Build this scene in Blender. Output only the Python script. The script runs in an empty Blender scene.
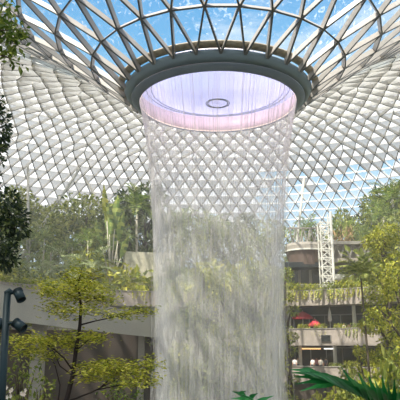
import bpy, math, random
from math import sin, cos, pi, sqrt, atan2, radians
from mathutils import Vector, Matrix, noise
random.seed(7)
SC = bpy.context.scene
COL = SC.collection
V = Vector
# ------------------------------------------------------------------ camera
PITCH = radians(13.6)
EYE = V((0, 0, 1.7))
cd = bpy.data.cameras.new('camera'); cam = bpy.data.objects.new('camera', cd); COL.objects.link(cam)
cd.sensor_width = 36; cd.lens = 54; cd.clip_end = 1500; cd.clip_start = 0.1
cam.location = EYE; cam.rotation_euler = (pi/2 + PITCH, 0, 0)
SC.camera = cam
SC.view_settings.view_transform = 'Standard'; SC.view_settings.look = 'None'
SC.view_settings.exposure = 0.0; SC.view_settings.gamma = 1
SC.cycles.transparent_max_bounces = 64
SC.cycles.max_bounces = 8
SC.cycles.diffuse_bounces = 4
SC.cycles.volume_bounces = 1
SC.cycles.sample_clamp_indirect = 6

def at(px, py, Y):
    d = V((px-200, 600*cos(PITCH) - (200-py)*sin(PITCH), 600*sin(PITCH) + (200-py)*cos(PITCH)))
    return EYE + d * (Y/d.y)
def zat(py, Y): return at(200, py, Y).z
def xat(px, py, Y): return at(px, py, Y).x

# ------------------------------------------------------------------ mesh builder
class MB:
    def __init__(self): self.v = []; self.f = []
    def poly(self, pts):
        n = len(self.v); self.v += [tuple(p) for p in pts]; self.f.append(tuple(range(n, n+len(pts))))
    def box(self, c, s, m=None):
        n = len(self.v)
        for dx in (-.5, .5):
            for dy in (-.5, .5):
                for dz in (-.5, .5):
                    p = V((dx*s[0], dy*s[1], dz*s[2]))
                    if m: p = m @ p
                    self.v.append(tuple(p + V(c)))
        for q in ((0,1,3,2),(4,6,7,5),(0,4,5,1),(2,3,7,6),(0,2,6,4),(1,5,7,3)):
            self.f.append(tuple(n+i for i in q))
    def beam(self, a, b, nrm, w, d):
        """rectangular bar from a to b, hanging d along nrm from the line a-b"""
        a = V(a); b = V(b); t = (b-a).normalized(); s = t.cross(nrm).normalized()*(w/2); q = V(nrm)*d
        n = len(self.v)
        for p in (a, b):
            for o in (s, -s, -s+q, s+q): self.v.append(tuple(p+o))
        for k in range(4):
            self.f.append((n+k, n+(k+1) % 4, n+4+(k+1) % 4, n+4+k))
        self.f.append((n+3, n+2, n+1, n)); self.f.append((n+4, n+5, n+6, n+7))
    def tube(self, pts, rad, k=6, cap=True):
        pts = [V(p) for p in pts]; n0 = len(self.v)
        if not hasattr(rad, '__len__'): rad = [rad]*len(pts)
        up = None
        for i, p in enumerate(pts):
            t = (pts[min(i+1, len(pts)-1)] - pts[max(i-1, 0)]).normalized()
            if up is None:
                up = V((0, 0, 1)) if abs(t.z) < .9 else V((1, 0, 0))
            s = t.cross(up).normalized(); u = s.cross(t).normalized(); up = u
            for j in range(k):
                a = 2*pi*j/k
                self.v.append(tuple(p + (s*cos(a) + u*sin(a))*rad[i]))
        for i in range(len(pts)-1):
            for j in range(k):
                a = n0+i*k+j; b = n0+i*k+(j+1) % k
                self.f.append((a, b, b+k, a+k))
        if cap:
            self.f.append(tuple(n0+j for j in reversed(range(k))))
            m = n0+(len(pts)-1)*k; self.f.append(tuple(m+j for j in range(k)))
    def lathe(self, prof, c=(0, 0, 0), k=64, close=False, a0=0, a1=2*pi):
        n0 = len(self.v); full = abs(a1-a0-2*pi) < 1e-6; kk = k if full else k+1; m = len(prof)
        for j in range(kk):
            a = a0 + (a1-a0)*j/k
            for r, z in prof: self.v.append((c[0]+r*cos(a), c[1]+r*sin(a), c[2]+z))
        for j in range(k):
            j2 = (j+1) % kk
            for i in range(m if close else m-1):
                i2 = (i+1) % m
                self.f.append((n0+j*m+i, n0+j2*m+i, n0+j2*m+i2, n0+j*m+i2))
        if close and not full:
            self.f.append(tuple(n0+i for i in range(m))); self.f.append(tuple(n0+k*m+i for i in reversed(range(m))))
    def leaf(self, p, d, n, L, W, fold=.15):
        """a pointed blade: base p, along d, face normal n"""
        d = V(d).normalized(); s = d.cross(n)
        if s.length < 1e-4: s = d.cross(V((.3, .5, .8)))
        s.normalize(); u = s.cross(d)
        self.poly((p, p + d*L*.45 + s*W*.5 + u*fold*W, p + d*L - u*fold*L*.5, p + d*L*.45 - s*W*.5 + u*fold*W))
    def build(self, name, mat, parent=None, smooth=False, loc=None):
        me = bpy.data.meshes.new(name); me.from_pydata(self.v, [], self.f); me.update()
        if smooth:
            for p in me.polygons: p.use_smooth = True
        o = bpy.data.objects.new(name, me); COL.objects.link(o)
        if mat: me.materials.append(mat)
        if parent: o.parent = parent
        if loc: o.location = loc
        return o
def tag(o, label=None, cat=None, group=None, kind=None):
    if label: o['label'] = label
    if cat: o['category'] = cat
    if group: o['group'] = group
    if kind: o['kind'] = kind
    return o
def empty(name, loc=(0, 0, 0), rz=0, label=None, cat=None, group=None):
    o = bpy.data.objects.new(name, None); COL.objects.link(o)
    o.location = loc; o.rotation_euler = (0, 0, rz)
    return tag(o, label, cat, group)
def kids(o): return [c for c in bpy.data.objects if c.parent == o]
def dup(root, loc, rz=0, sc=1, label=None, group=None, kk=None):
    c = root.copy(); COL.objects.link(c); c.location = loc; c.rotation_euler = (0, 0, rz)
    c.scale = sc if hasattr(sc, '__len__') else (sc, sc, sc)
    if label: c['label'] = label
    if group: c['group'] = group
    for ch in (kk if kk is not None else kids(root)):
        d = ch.copy(); COL.objects.link(d); d.parent = c
        for g in kids(ch):
            e = g.copy(); COL.objects.link(e); e.parent = d
    return c

# ------------------------------------------------------------------ materials
def mat(name):
    m = bpy.data.materials.new(name); m.use_nodes = True
    nt = m.node_tree; nt.nodes.clear()
    return m, nt, nt.nodes.new('ShaderNodeOutputMaterial')
def N(nt, t, **kw):
    n = nt.nodes.new('ShaderNode'+t)
    for k, v in kw.items(): setattr(n, k, v)
    return n
def ramp(nt, stops):
    r = N(nt, 'ValToRGB'); e = r.color_ramp.elements
    while len(e) < len(stops): e.new(.5)
    for el, (p, c) in zip(e, stops): el.position = p; el.color = (*c, 1) if len(c) == 3 else c
    return r
def srgb(r, g, b):
    f = lambda x: (x/255)/12.92 if x/255 <= .04045 else ((x/255+.055)/1.055)**2.4
    return (f(r), f(g), f(b))
def solid(name, c, rough=.6, metal=0, var=.15, scale=3.0, bump=0, coat=0):
    """plain surface with soft noise variation of its own colour"""
    m, nt, out = mat(name); b = N(nt, 'BsdfPrincipled'); L = nt.links.new
    t = N(nt, 'TexCoord'); no = N(nt, 'TexNoise'); no.inputs['Scale'].default_value = scale; no.inputs['Detail'].default_value = 5
    r = ramp(nt, [(.3, tuple(x*(1-var) for x in c)), (.7, tuple(min(1, x*(1+var)) for x in c))])
    L(t.outputs['Object'], no.inputs['Vector']); L(no.outputs['Fac'], r.inputs[0]); L(r.outputs[0], b.inputs['Base Color'])
    b.inputs['Roughness'].default_value = rough; b.inputs['Metallic'].default_value = metal
    if bump:
        bp = N(nt, 'Bump'); bp.inputs['Strength'].default_value = bump; L(no.outputs['Fac'], bp.inputs['Height']); L(bp.outputs[0], b.inputs['Normal'])
    L(b.outputs[0], out.inputs[0]); return m
def leafmat(name, stops, trans=.35, rough=.5):
    m, nt, out = mat(name); L = nt.links.new
    g = N(nt, 'NewGeometry'); r = ramp(nt, stops); L(g.outputs['Random Per Island'], r.inputs[0])
    b = N(nt, 'BsdfPrincipled'); b.inputs['Roughness'].default_value = rough; L(r.outputs[0], b.inputs['Base Color'])
    tr = N(nt, 'BsdfTranslucent'); L(r.outputs[0], tr.inputs['Color'])
    mx = N(nt, 'MixShader'); mx.inputs[0].default_value = trans
    L(b.outputs[0], mx.inputs[1]); L(tr.outputs[0], mx.inputs[2]); L(mx.outputs[0], out.inputs[0]); return m
def emit(name, c, s):
    m, nt, out = mat(name); e = N(nt, 'Emission'); e.inputs[0].default_value = (*c, 1); e.inputs[1].default_value = s
    nt.links.new(e.outputs[0], out.inputs[0]); return m

M = {}
M['steel'] = solid('roof_steel', srgb(178, 170, 162), .45, 0, .06, .6)
M['hoop'] = solid('roof_steel_lit', srgb(230, 228, 224), .45, 0, .04, .6)  # far beams whiter than the near steel, bounce light put into the colour
M['dirt_band'] = solid('beige_dirt', srgb(170, 160, 144), .8, 0, .25, 2.5)
M['flange'] = solid('flange_dark', srgb(96, 98, 98), .5, 0, .06, .6)  # darker grey strip along the inner edge of the beams
M['ringtop'] = solid('ring_paint', srgb(134, 152, 166), .5, 0, .06, .5)
M['ringlip'] = solid('ring_lip_paint', srgb(112, 124, 136), .5, 0, .08, .5)
M['ringin'] = solid('ring_inner', srgb(206, 188, 190), .5, 0, .05, .5)
M['dark'] = solid('dark_metal', srgb(40, 46, 48), .4, .2, .1, 2)
# glass of the roof: mostly clear, a little mirror, thin frit, white streaks painted in for reflected clouds
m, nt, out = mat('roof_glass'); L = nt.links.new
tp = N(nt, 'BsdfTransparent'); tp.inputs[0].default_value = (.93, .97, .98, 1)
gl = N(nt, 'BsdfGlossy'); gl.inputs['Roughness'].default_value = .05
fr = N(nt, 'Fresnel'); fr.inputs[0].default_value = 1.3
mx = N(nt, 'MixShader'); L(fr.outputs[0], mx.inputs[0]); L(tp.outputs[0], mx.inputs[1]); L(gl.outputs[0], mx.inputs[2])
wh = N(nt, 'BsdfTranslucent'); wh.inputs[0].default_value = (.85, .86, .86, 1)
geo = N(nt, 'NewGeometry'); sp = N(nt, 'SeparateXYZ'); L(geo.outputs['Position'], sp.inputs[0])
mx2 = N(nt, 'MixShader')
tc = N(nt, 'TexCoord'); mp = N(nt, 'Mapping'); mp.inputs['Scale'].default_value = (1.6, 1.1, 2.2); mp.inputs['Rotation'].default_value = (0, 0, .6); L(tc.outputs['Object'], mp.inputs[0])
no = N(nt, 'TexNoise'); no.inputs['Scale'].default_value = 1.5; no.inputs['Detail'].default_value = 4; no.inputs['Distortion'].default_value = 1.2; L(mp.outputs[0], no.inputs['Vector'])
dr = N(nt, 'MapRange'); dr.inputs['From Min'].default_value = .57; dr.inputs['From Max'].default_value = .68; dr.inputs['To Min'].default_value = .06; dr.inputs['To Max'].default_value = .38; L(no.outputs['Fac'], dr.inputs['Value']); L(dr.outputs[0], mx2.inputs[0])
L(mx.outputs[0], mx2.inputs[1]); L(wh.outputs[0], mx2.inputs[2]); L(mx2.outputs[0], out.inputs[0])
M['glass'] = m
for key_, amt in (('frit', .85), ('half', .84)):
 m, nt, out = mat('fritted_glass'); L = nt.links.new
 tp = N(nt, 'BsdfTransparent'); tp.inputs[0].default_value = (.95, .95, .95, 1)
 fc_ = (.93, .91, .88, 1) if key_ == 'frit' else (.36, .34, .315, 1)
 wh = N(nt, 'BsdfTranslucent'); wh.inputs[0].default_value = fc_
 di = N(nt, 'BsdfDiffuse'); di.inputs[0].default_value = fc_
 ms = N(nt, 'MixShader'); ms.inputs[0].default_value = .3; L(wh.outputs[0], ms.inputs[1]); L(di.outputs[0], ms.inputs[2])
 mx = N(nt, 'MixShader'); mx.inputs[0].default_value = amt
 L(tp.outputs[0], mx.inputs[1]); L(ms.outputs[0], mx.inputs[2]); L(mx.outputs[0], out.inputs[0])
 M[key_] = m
# oculus funnel: clear acrylic, slightly milky
m, nt, out = mat('funnel_acrylic'); L = nt.links.new
tp = N(nt, 'BsdfTransparent'); tp.inputs[0].default_value = (.95, .93, .98, 1)
wh = N(nt, 'BsdfTranslucent'); wh.inputs[0].default_value = (.7, .68, .93, 1)
di = N(nt, 'BsdfDiffuse'); di.inputs[0].default_value = (.7, .7, .95, 1)
ms = N(nt, 'MixShader'); L(wh.outputs[0], ms.inputs[1]); L(di.outputs[0], ms.inputs[2])
mx = N(nt, 'MixShader'); mx.inputs[0].default_value = .45
L(tp.outputs[0], mx.inputs[1]); L(ms.outputs[0], mx.inputs[2]); L(mx.outputs[0], out.inputs[0])
M['acrylic'] = m

# ------------------------------------------------------------------ sky and sun
w = bpy.data.worlds.new('sky'); SC.world = w; w.use_nodes = True; nt = w.node_tree; nt.nodes.clear(); L = nt.links.new
out = N(nt, 'OutputWorld'); bg = N(nt, 'Background'); L(bg.outputs[0], out.inputs[0])
tc = N(nt, 'TexCoord'); sp = N(nt, 'SeparateXYZ'); L(tc.outputs['Generated'], sp.inputs[0])
r = ramp(nt, [(0, srgb(222, 228, 230)), (.2, srgb(184, 212, 230)), (.36, srgb(130, 192, 228)), (.6, srgb(62, 146, 208)), (1, srgb(50, 120, 200))])
L(sp.outputs['Z'], r.inputs[0])
no = N(nt, 'TexNoise'); no.inputs['Scale'].default_value = 3.4; no.inputs['Detail'].default_value = 8; no.inputs['Roughness'].default_value = .62
mp = N(nt, 'Mapping'); mp.inputs['Scale'].default_value = (1, 1, 2.6); L(tc.outputs['Generated'], mp.inputs[0]); L(mp.outputs[0], no.inputs['Vector'])
cr = ramp(nt, [(.5, (0, 0, 0)), (.72, (1, 1, 1))]); L(no.outputs['Fac'], cr.inputs[0])
mc = N(nt, 'MixRGB'); L(cr.outputs[0], mc.inputs[0]); L(r.outputs[0], mc.inputs[1]); mc.inputs[2].default_value = (.95, .96, .97, 1)
L(mc.outputs[0], bg.inputs[0]); bg.inputs[1].default_value = 1.25
sd = bpy.data.lights.new('sun', 'SUN'); so = bpy.data.objects.new('sun', sd); COL.objects.link(so)
sd.energy = 10.2; sd.angle = radians(.8); sd.color = (1, .93, .81)
def aim(o, d): o.rotation_euler = V(d).to_track_quat('-Z', 'Y').to_euler()
aim(so, (.46, .62, -1.22))

# ------------------------------------------------------------------ roof
AX = V((1.6, 50.5, 0))
PROF = [(8.2, 23.75), (11.0, 25.9), (14.2, 28.2), (17.6, 30.6), (22, 33.4), (28, 36.6), (35, 39.4), (43, 41.6), (52, 42.6), (61, 42.1), (70, 40), (79, 36), (88, 30), (96, 22.5), (102, 14), (106, 5), (107, -6)]
def spline(P, n=40):
    o = []
    for i in range(len(P)-1):
        p0 = V(P[max(i-1, 0)]); p1 = V(P[i]); p2 = V(P[i+1]); p3 = V(P[min(i+2, len(P)-1)])
        for k in range(n):
            t = k/n
            o.append(.5*((2*p1)+(p2-p0)*t+(2*p0-5*p1+4*p2-p3)*t*t+(3*p1-p0-3*p2+p3)*t**3))
    o.append(V(P[-1])); return o
SP = spline(PROF)
arc = [0]
for i in range(1, len(SP)): arc.append(arc[-1]+(SP[i]-SP[i-1]).length)
def prof(s):
    s = min(max(s, 0), arc[-1])
    lo, hi = 0, len(arc)-1
    while hi-lo > 1:
        m_ = (lo+hi)//2
        if arc[m_] <= s: lo = m_
        else: hi = m_
    t = (s-arc[lo])/(arc[hi]-arc[lo]+1e-9)
    return SP[lo].lerp(SP[hi], t)
def roof_rows():
    rows = []; s = 0; k = 0
    sched = [(8.5, 28, 3.72), (12, 28, 3.9), (19, 28, 4.2), (25, 36, 3.9), (31, 48, 3.5), (38, 64, 3.2), (46, 84, 2.9), (58, 116, 2.7), (68, 156, 2.6), (200, 196, 2.6)]
    while s < arc[-1]-.8:
        p = prof(s); lim, n, st = next(q for q in sched if p.x < q[0] or q[0] > 100)
        if rows and n < rows[-1][2]: n = rows[-1][2]
        off = .5*(k % 2) if not rows or rows[-1][2] == n or True else 0
        rows.append((p.x, p.y, n, off)); s += st; k += 1
    return rows
ROWS = roof_rows()
def rnode(k, j):
    r, z, n, off = ROWS[k]
    a = 2*pi*(j + off)/n - pi/2
    return V((AX.x + r*cos(a), AX.y + r*sin(a), z))
def rnorm(p):
    d = V((p.x-AX.x, p.y-AX.y)); r = d.length
    lo = min(range(0, len(SP)), key=lambda i: (SP[i].x-r)**2+(SP[i].y-p.z)**2)
    t = SP[min(lo+1, len(SP)-1)]-SP[max(lo-1, 0)]; t.normalize()
    nr, nz = t.y, -t.x            # pointing inward/down
    d.normalize()
    return V((d.x*nr, d.y*nr, nz))
lat = MB(); hoop = MB(); cap = MB(); gls = MB(); frit = MB(); half = MB()
nrmc = {}
def edge(mb, a, b, wd, dp, capped=True):
    mid = (a+b)/2; key = (round((V((mid.x-AX.x, mid.y-AX.y))).length, 1), round(mid.z, 1))
    if key not in nrmc:
        q = V((AX.x+key[0], AX.y, key[1])); nn = rnorm(q); nrmc[key] = (nn.x, nn.z)
    nr, nz = nrmc[key]; d = V((mid.x-AX.x, mid.y-AX.y)).normalized()
    q = V((d.x*nr, d.y*nr, nz)); mb.beam(a, b, q, wd, dp)
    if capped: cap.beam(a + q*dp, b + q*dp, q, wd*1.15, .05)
for k in range(len(ROWS)-1):
    r, z, n, o1 = ROWS[k]; r2, z2, n2, o2 = ROWS[k+1]
    wd, dp = (.13, .42) if r < 26 else (.11, .62)
    if k > 0:
        for j in range(n): edge(lat if r < 28 else hoop, rnode(k, j), rnode(k, j+1), wd*(.9 if r < 26 else .6), dp*(1 if r < 26 else 1.15 if r < 58 else .5), r < 31)
    # strip between the two rows, walked by angle
    i = j = 0
    while (o2+j)/n2 < o1/n - 1e-9: j += 1
    j0 = j; edge(lat if r < 28 else hoop, rnode(k, 0), rnode(k+1, j0), wd, dp)
    while i < n or j < j0+n2:
        ai = (i+1+o1)/n; aj = (j+1+o2)/n2
        if i < n and (j >= j0+n2 or ai <= aj + 1e-9):
            tri = (rnode(k, i), rnode(k, i+1), rnode(k+1, j)); up = 0; i += 1
        else:
            tri = (rnode(k, i), rnode(k+1, j+1), rnode(k+1, j)); up = 1; j += 1
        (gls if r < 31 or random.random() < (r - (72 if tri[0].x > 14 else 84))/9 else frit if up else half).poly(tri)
        if i < n or j < j0+n2:
            right = (o2+j)/n2 > (o1+i)/n
            edge(lat if r < 28 else hoop, rnode(k, i), rnode(k+1, j), wd, dp, r < 26 or r > 66 or right == (k % 2 == 0))
ceil_ = lat.build('ceiling', M['steel']); tag(ceil_, 'white steel triangle lattice of the curved glass dome roof', 'roof', kind='structure')
hoop.build('hoop_beam', M['hoop'], ceil_)
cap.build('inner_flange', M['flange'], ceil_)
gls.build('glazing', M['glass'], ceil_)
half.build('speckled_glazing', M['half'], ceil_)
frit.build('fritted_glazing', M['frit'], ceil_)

# ------------------------------------------------------------------ oculus ring
LIPZ = 22.7
orr = empty('oculus_ring', (AX.x, AX.y, LIPZ), 0, 'grey round oculus ring hanging at the low point of the glass roof, pouring water', 'oculus')
b = MB(); b.lathe([(8.25, 1.22), (8.38, 1.05), (8.3, .9), (7.75, .34), (7.7, .5), (8.0, 1.15)], k=128, close=True); b.build('outer_band', M['ringtop'], orr, True)
b = MB(); b.lathe([(7.75, .33), (7.74, .27), (7.15, -.03), (7.02, -.05), (7.0, .05), (7.3, .3)], k=128, close=True); b.build('lip', M['ringlip'], orr, True)
b = MB(); b.lathe([(8.42, 1.22), (8.95, 1.5), (8.95, 1.62), (8.42, 1.5)], k=128, close=True); b.build('dirt_band', M['dirt_band'], orr, True)  # beige ring standing for the dirt along the foot of the glass
b = MB(); b.lathe([(7.0, .05), (7.05, .9), (7.3, 1.75), (7.42, 1.75), (7.2, .9), (7.15, .05)], k=128, close=True); b.build('inner_wall', M['ringin'], orr, True)
b = MB(); b.lathe([(7.3, 1.72), (5.5, 1.45), (3.5, .95), (1.8, .4), (1.05, .2), (.05, .17), (.05, .21), (1.0, .24), (1.8, .45), (3.5, 1.0), (5.5, 1.4), (7.3, 1.77)], k=96, close=True)
fn = b.build('funnel', M['acrylic'], orr, True)
b = MB()
for r_, z_ in ((1.05, .17), (.9, .17)):
    b.tube([(r_*cos(a), r_*sin(a), z_) for a in [2*pi*i/40 for i in range(41)]], .045, 6)
b.build('centre_hoop', M['ringlip'], fn)
for r_, z_, nm in ((6.0, 1.4, 'support_hoop'), (6.5, 1.5, 'support_hoop')):
    b = MB(); b.tube([(r_*cos(a), r_*sin(a), z_) for a in [2*pi*i/90 for i in range(91)]], .04, 6); b.build(nm, M['ringlip'], fn)
M['led'] = emit('led_strip', (1, .8, .72), 1.3)
b = MB(); b.lathe([(7.0, .06), (6.94, .06), (6.94, .14), (7.0, .14)], k=128, close=True); b.build('light_strip', M['led'], orr)
for i in range(16):
    a = 2*pi*i/16
    ld = bpy.data.lights.new('ring_lamp', 'POINT'); lo = bpy.data.objects.new('ring_lamp', ld); COL.objects.link(lo)
    ld.energy = 34; ld.color = (1, .8, .88); ld.shadow_soft_size = .5
    lo.location = (AX.x+5.7*cos(a), AX.y+5.7*sin(a), LIPZ+.55)

# ------------------------------------------------------------------ falling water
m, nt, out = mat('water_strand'); L = nt.links.new
d1 = N(nt, 'BsdfDiffuse'); d1.inputs[0].default_value = (.84, .81, .78, 1); t1 = N(nt, 'BsdfTranslucent'); t1.inputs[0].default_value = (.84, .81, .78, 1)
ms = N(nt, 'MixShader'); L(d1.outputs[0], ms.inputs[1]); L(t1.outputs[0], ms.inputs[2])
tp = N(nt, 'BsdfTransparent'); mx = N(nt, 'MixShader'); mx.inputs[0].default_value = .42
L(tp.outputs[0], mx.inputs[1]); L(ms.outputs[0], mx.inputs[2]); L(mx.outputs[0], out.inputs[0]); M['strand'] = m
m, nt, out = mat('water_veil'); L = nt.links.new
d1 = N(nt, 'BsdfDiffuse'); d1.inputs[0].default_value = (.93, .9, .86, 1); t1 = N(nt, 'BsdfTranslucent'); t1.inputs[0].default_value = (.93, .9, .86, 1)
ms = N(nt, 'MixShader'); L(d1.outputs[0], ms.inputs[1]); L(t1.outputs[0], ms.inputs[2])
tc = N(nt, 'TexCoord'); mp = N(nt, 'Mapping'); mp.inputs['Scale'].default_value = (3.5, 3.5, .35); L(tc.outputs['Object'], mp.inputs[0])
no = N(nt, 'TexNoise'); no.inputs['Scale'].default_value = 1.0; no.inputs['Detail'].default_value = 6; L(mp.outputs[0], no.inputs['Vector'])
sp = N(nt, 'SeparateXYZ'); L(tc.outputs['Object'], sp.inputs[0])
hr = N(nt, 'MapRange'); hr.inputs['From Min'].default_value = LIPZ; hr.inputs['From Max'].default_value = 5; hr.inputs['To Min'].default_value = .06; hr.inputs['To Max'].default_value = .13
L(sp.outputs['Z'], hr.inputs['Value'])
nr = N(nt, 'MapRange'); nr.inputs['From Min'].default_value = .3; nr.inputs['From Max'].default_value = .7; nr.inputs['To Min'].default_value = .5; nr.inputs['To Max'].default_value = 1.5
L(no.outputs['Fac'], nr.inputs['Value'])
mu = N(nt, 'Math', operation='MULTIPLY'); L(hr.outputs[0], mu.inputs[0]); L(nr.outputs[0], mu.inputs[1])
tp = N(nt, 'BsdfTransparent'); mx = N(nt, 'MixShader'); L(mu.outputs[0], mx.inputs[0])
L(tp.outputs[0], mx.inputs[1]); L(ms.outputs[0], mx.inputs[2]); L(mx.outputs[0], out.inputs[0]); M['veil'] = m
POOLZ = -5.0
def wr(z):
    t = max(0, LIPZ-z)/(LIPZ-POOLZ)
    return 5.0 + 2.0*math.exp(-t*3.2)
wf = empty('waterfall', (AX.x, AX.y, 0), 0, 'tall round curtain of falling water dropping from the roof ring', 'waterfall')
b = MB(); zs = [LIPZ-.02-(LIPZ-POOLZ)*i/30 for i in range(31)]
b.lathe([(wr(z)-.05, z) for z in zs], k=128)
b.build('water_sheet', M['veil'], wf, True)
b = MB(); rr = random.Random(3)
for i in range(3200):
    a = rr.random()*2*pi; dr = rr.gauss(-.1, .3)
    z0 = LIPZ-.05 if i < 520 else LIPZ - (LIPZ-POOLZ)*rr.random()**.8
    ln = 3+rr.random()*9 if i < 520 else .6+rr.random()**2*6; z1 = max(POOLZ, z0-ln); n = max(2, int((z0-z1)/2)+1)
    rd = .006+.006*rr.random()+ .003*(LIPZ-z0)/27
    pts = [(cos(a)*(wr(z)+dr*(LIPZ-z)/20), sin(a)*(wr(z)+dr*(LIPZ-z)/20), z) for z in [z0+(z1-z0)*q/n for q in range(n+1)]]
    b.tube(pts, rd, 4, False)
m, nt, out = mat('spray'); vs = N(nt, 'VolumeScatter'); vs.inputs['Density'].default_value = .16; vs.inputs['Anisotropy'].default_value = .2; vs.inputs['Color'].default_value = (1, .98, .95, 1)
nt.links.new(vs.outputs[0], out.inputs['Volume']); M['spray'] = m
sp_ = MB(); sp_.lathe([(4.2, POOLZ), (5.2, POOLZ), (5.35, 4), (5.7, 12), (6.0, 15), (5.7, 15), (5.0, 12), (4.5, 4)], k=64, close=True); tag(sp_.build('spray', M['spray'], wf, True), kind='stuff')
tag(b.build('water_strand', M['strand'], wf), kind='stuff')

# ------------------------------------------------------------------ ground
def ss(a, b, x):
    t = min(1, max(0, (x-a)/(b-a))); return t*t*(3-2*t)
def dax(x, y): return sqrt((x-AX.x)**2+(y-AX.y)**2)
def hz(x, y):
    d = dax(x, y)
    zf = -5 + 5*(1-ss(16.5, 27, y))
    zb = -5 + (13 + max(0, d-33)*.16)*ss(31.2, 33, d)*ss(44, 60, y)
    return max(zf, zb)
M['ground'] = solid('ground_soil', srgb(88, 84, 58), .95, 0, .35, .35)
M['foreleaf'] = leafmat('foretree_leaf', [(0, srgb(112, 128, 34)), (.5, srgb(172, 174, 50)), (1, srgb(222, 214, 92))], .4)
M['hillleaf'] = leafmat('hill_leaf', [(0, srgb(84, 102, 36)), (.5, srgb(136, 148, 60)), (1, srgb(196, 196, 104))], .35)
M['darkleaf'] = leafmat('dark_leaf', [(0, srgb(26, 42, 30)), (.6, srgb(50, 70, 40)), (1, srgb(96, 108, 52))], .25)
M['palmleaf'] = leafmat('palm_leaf', [(0, srgb(90, 118, 48)), (.6, srgb(130, 152, 64)), (1, srgb(184, 190, 92))], .35)
M['yellowleaf'] = leafmat('yellow_leaf', [(0, srgb(108, 124, 28)), (.5, srgb(164, 168, 48)), (1, srgb(216, 208, 84))], .4)
M['paleleaf'] = leafmat('pale_leaf', [(0, srgb(150, 168, 110)), (.6, srgb(186, 196, 140)), (1, srgb(214, 216, 170))], .4)
M['frontleaf'] = leafmat('front_leaf', [(0, srgb(20, 92, 44)), (.6, srgb(34, 122, 58)), (1, srgb(60, 150, 76))], .2, .3)
M['nearleaf'] = leafmat('near_leaf', [(0, srgb(60, 88, 28)), (.5, srgb(104, 126, 44)), (1, srgb(160, 170, 78))], .4)
M['brownleaf'] = leafmat('brown_leaf', [(0, srgb(150, 120, 80)), (1, srgb(190, 160, 112))], .3)
M['petal'] = leafmat('petal', [(0, srgb(222, 204, 190)), (1, srgb(240, 232, 222))], .3)
M['bark'] = solid('bark', srgb(88, 76, 62), .9, 0, .25, 6, .4)
M['darkbark'] = solid('dark_bark', srgb(48, 36, 34), .85, 0, .25, 8, .4)
M['palebark'] = solid('pale_bark', srgb(196, 186, 168), .8, 0, .15, 4, .2)
M['conc'] = solid('concrete', srgb(158, 150, 140), .85, 0, .1, .7, .1)
M['conc2'] = solid('concrete_board', srgb(164, 152, 142), .85, 0, .12, .9, .1)
M['stone'] = solid('terrace_stone', srgb(190, 182, 160), .85, 0, .2, 2.2, .3)
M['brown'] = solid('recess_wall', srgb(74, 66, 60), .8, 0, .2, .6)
M['ramp'] = solid('walkway_render', srgb(168, 164, 152), .75, 0, .05, .3)
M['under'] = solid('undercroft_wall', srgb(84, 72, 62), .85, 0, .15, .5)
M['white'] = solid('white_paint', srgb(216, 212, 202), .5, 0, .04, 2)
M['grey'] = solid('grey_paint', srgb(140, 134, 126), .6, 0, .08, 1)
M['fascia'] = solid('fascia_board', srgb(104, 84, 74), .7, 0, .1, .8)
M['red'] = solid('red_canvas', srgb(200, 58, 70), .8, 0, .1, 3)
M['canvas'] = solid('white_canvas', srgb(232, 228, 220), .8, 0, .05, 3)
M['lamp'] = solid('lamp_paint', srgb(22, 44, 50), .45, .3, .1, 6)
M['lens'] = solid('lamp_lens', srgb(60, 64, 70), .1, 0, .1, 6)
M['pole'] = solid('pole_paint', srgb(186, 182, 172), .6, 0, .05, 1)
M['shop'] = solid('shop_glass', srgb(52, 50, 48), .15, 0, .3, .4)
M['warm'] = emit('warm_strip', (1, .55, .22), 1.6)
M['cool'] = emit('cool_strip', (1, .96, .9), 1.5)
M['skin'] = solid('skin', srgb(206, 158, 130), .6, 0, .05, 8)
M['hair'] = solid('hair', srgb(38, 28, 24), .7, 0, .1, 8)
CL = [solid('cloth', srgb(*c), .8, 0, .08, 6) for c in ((226, 220, 216), (214, 150, 150), (120, 122, 134), (196, 188, 176), (150, 70, 74))]
M['jean'] = solid('trousers', srgb(58, 62, 80), .8, 0, .1, 6)
M['water'] = solid('pool_water', srgb(120, 128, 122), .12, 0, .1, .8, .3)

b = MB(); nx, ny = 111, 96; n0 = 0
for j in range(ny):
    for i in range(nx):
        x, y = -110+2*i, -20+1.8*j
        z = hz(x, y)
        if z > -4.6 and y > 40: z += noise.noise(V((x*.11, y*.11, 0)))*.5
        b.v.append((x, y, z))
for j in range(ny-1):
    for i in range(nx-1):
        q = j*nx+i; b.f.append((q, q+1, q+nx+1, q+nx))
tag(b.build('ground', M['ground'], None, True), 'planted ground of the valley and the hillside', 'ground', kind='structure')
pl = empty('pool', (AX.x, AX.y, -5), 0, 'round stone rimmed pool under the waterfall', 'pool')
b = MB(); b.lathe([(9.6, 0), (10.2, 0), (10.2, .45), (9.6, .45)], k=96, close=True); b.build('rim', M['conc'], pl)
b = MB(); b.lathe([(.01, .3), (9.6, .3)], k=96); b.build('water', M['water'], pl)

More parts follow.
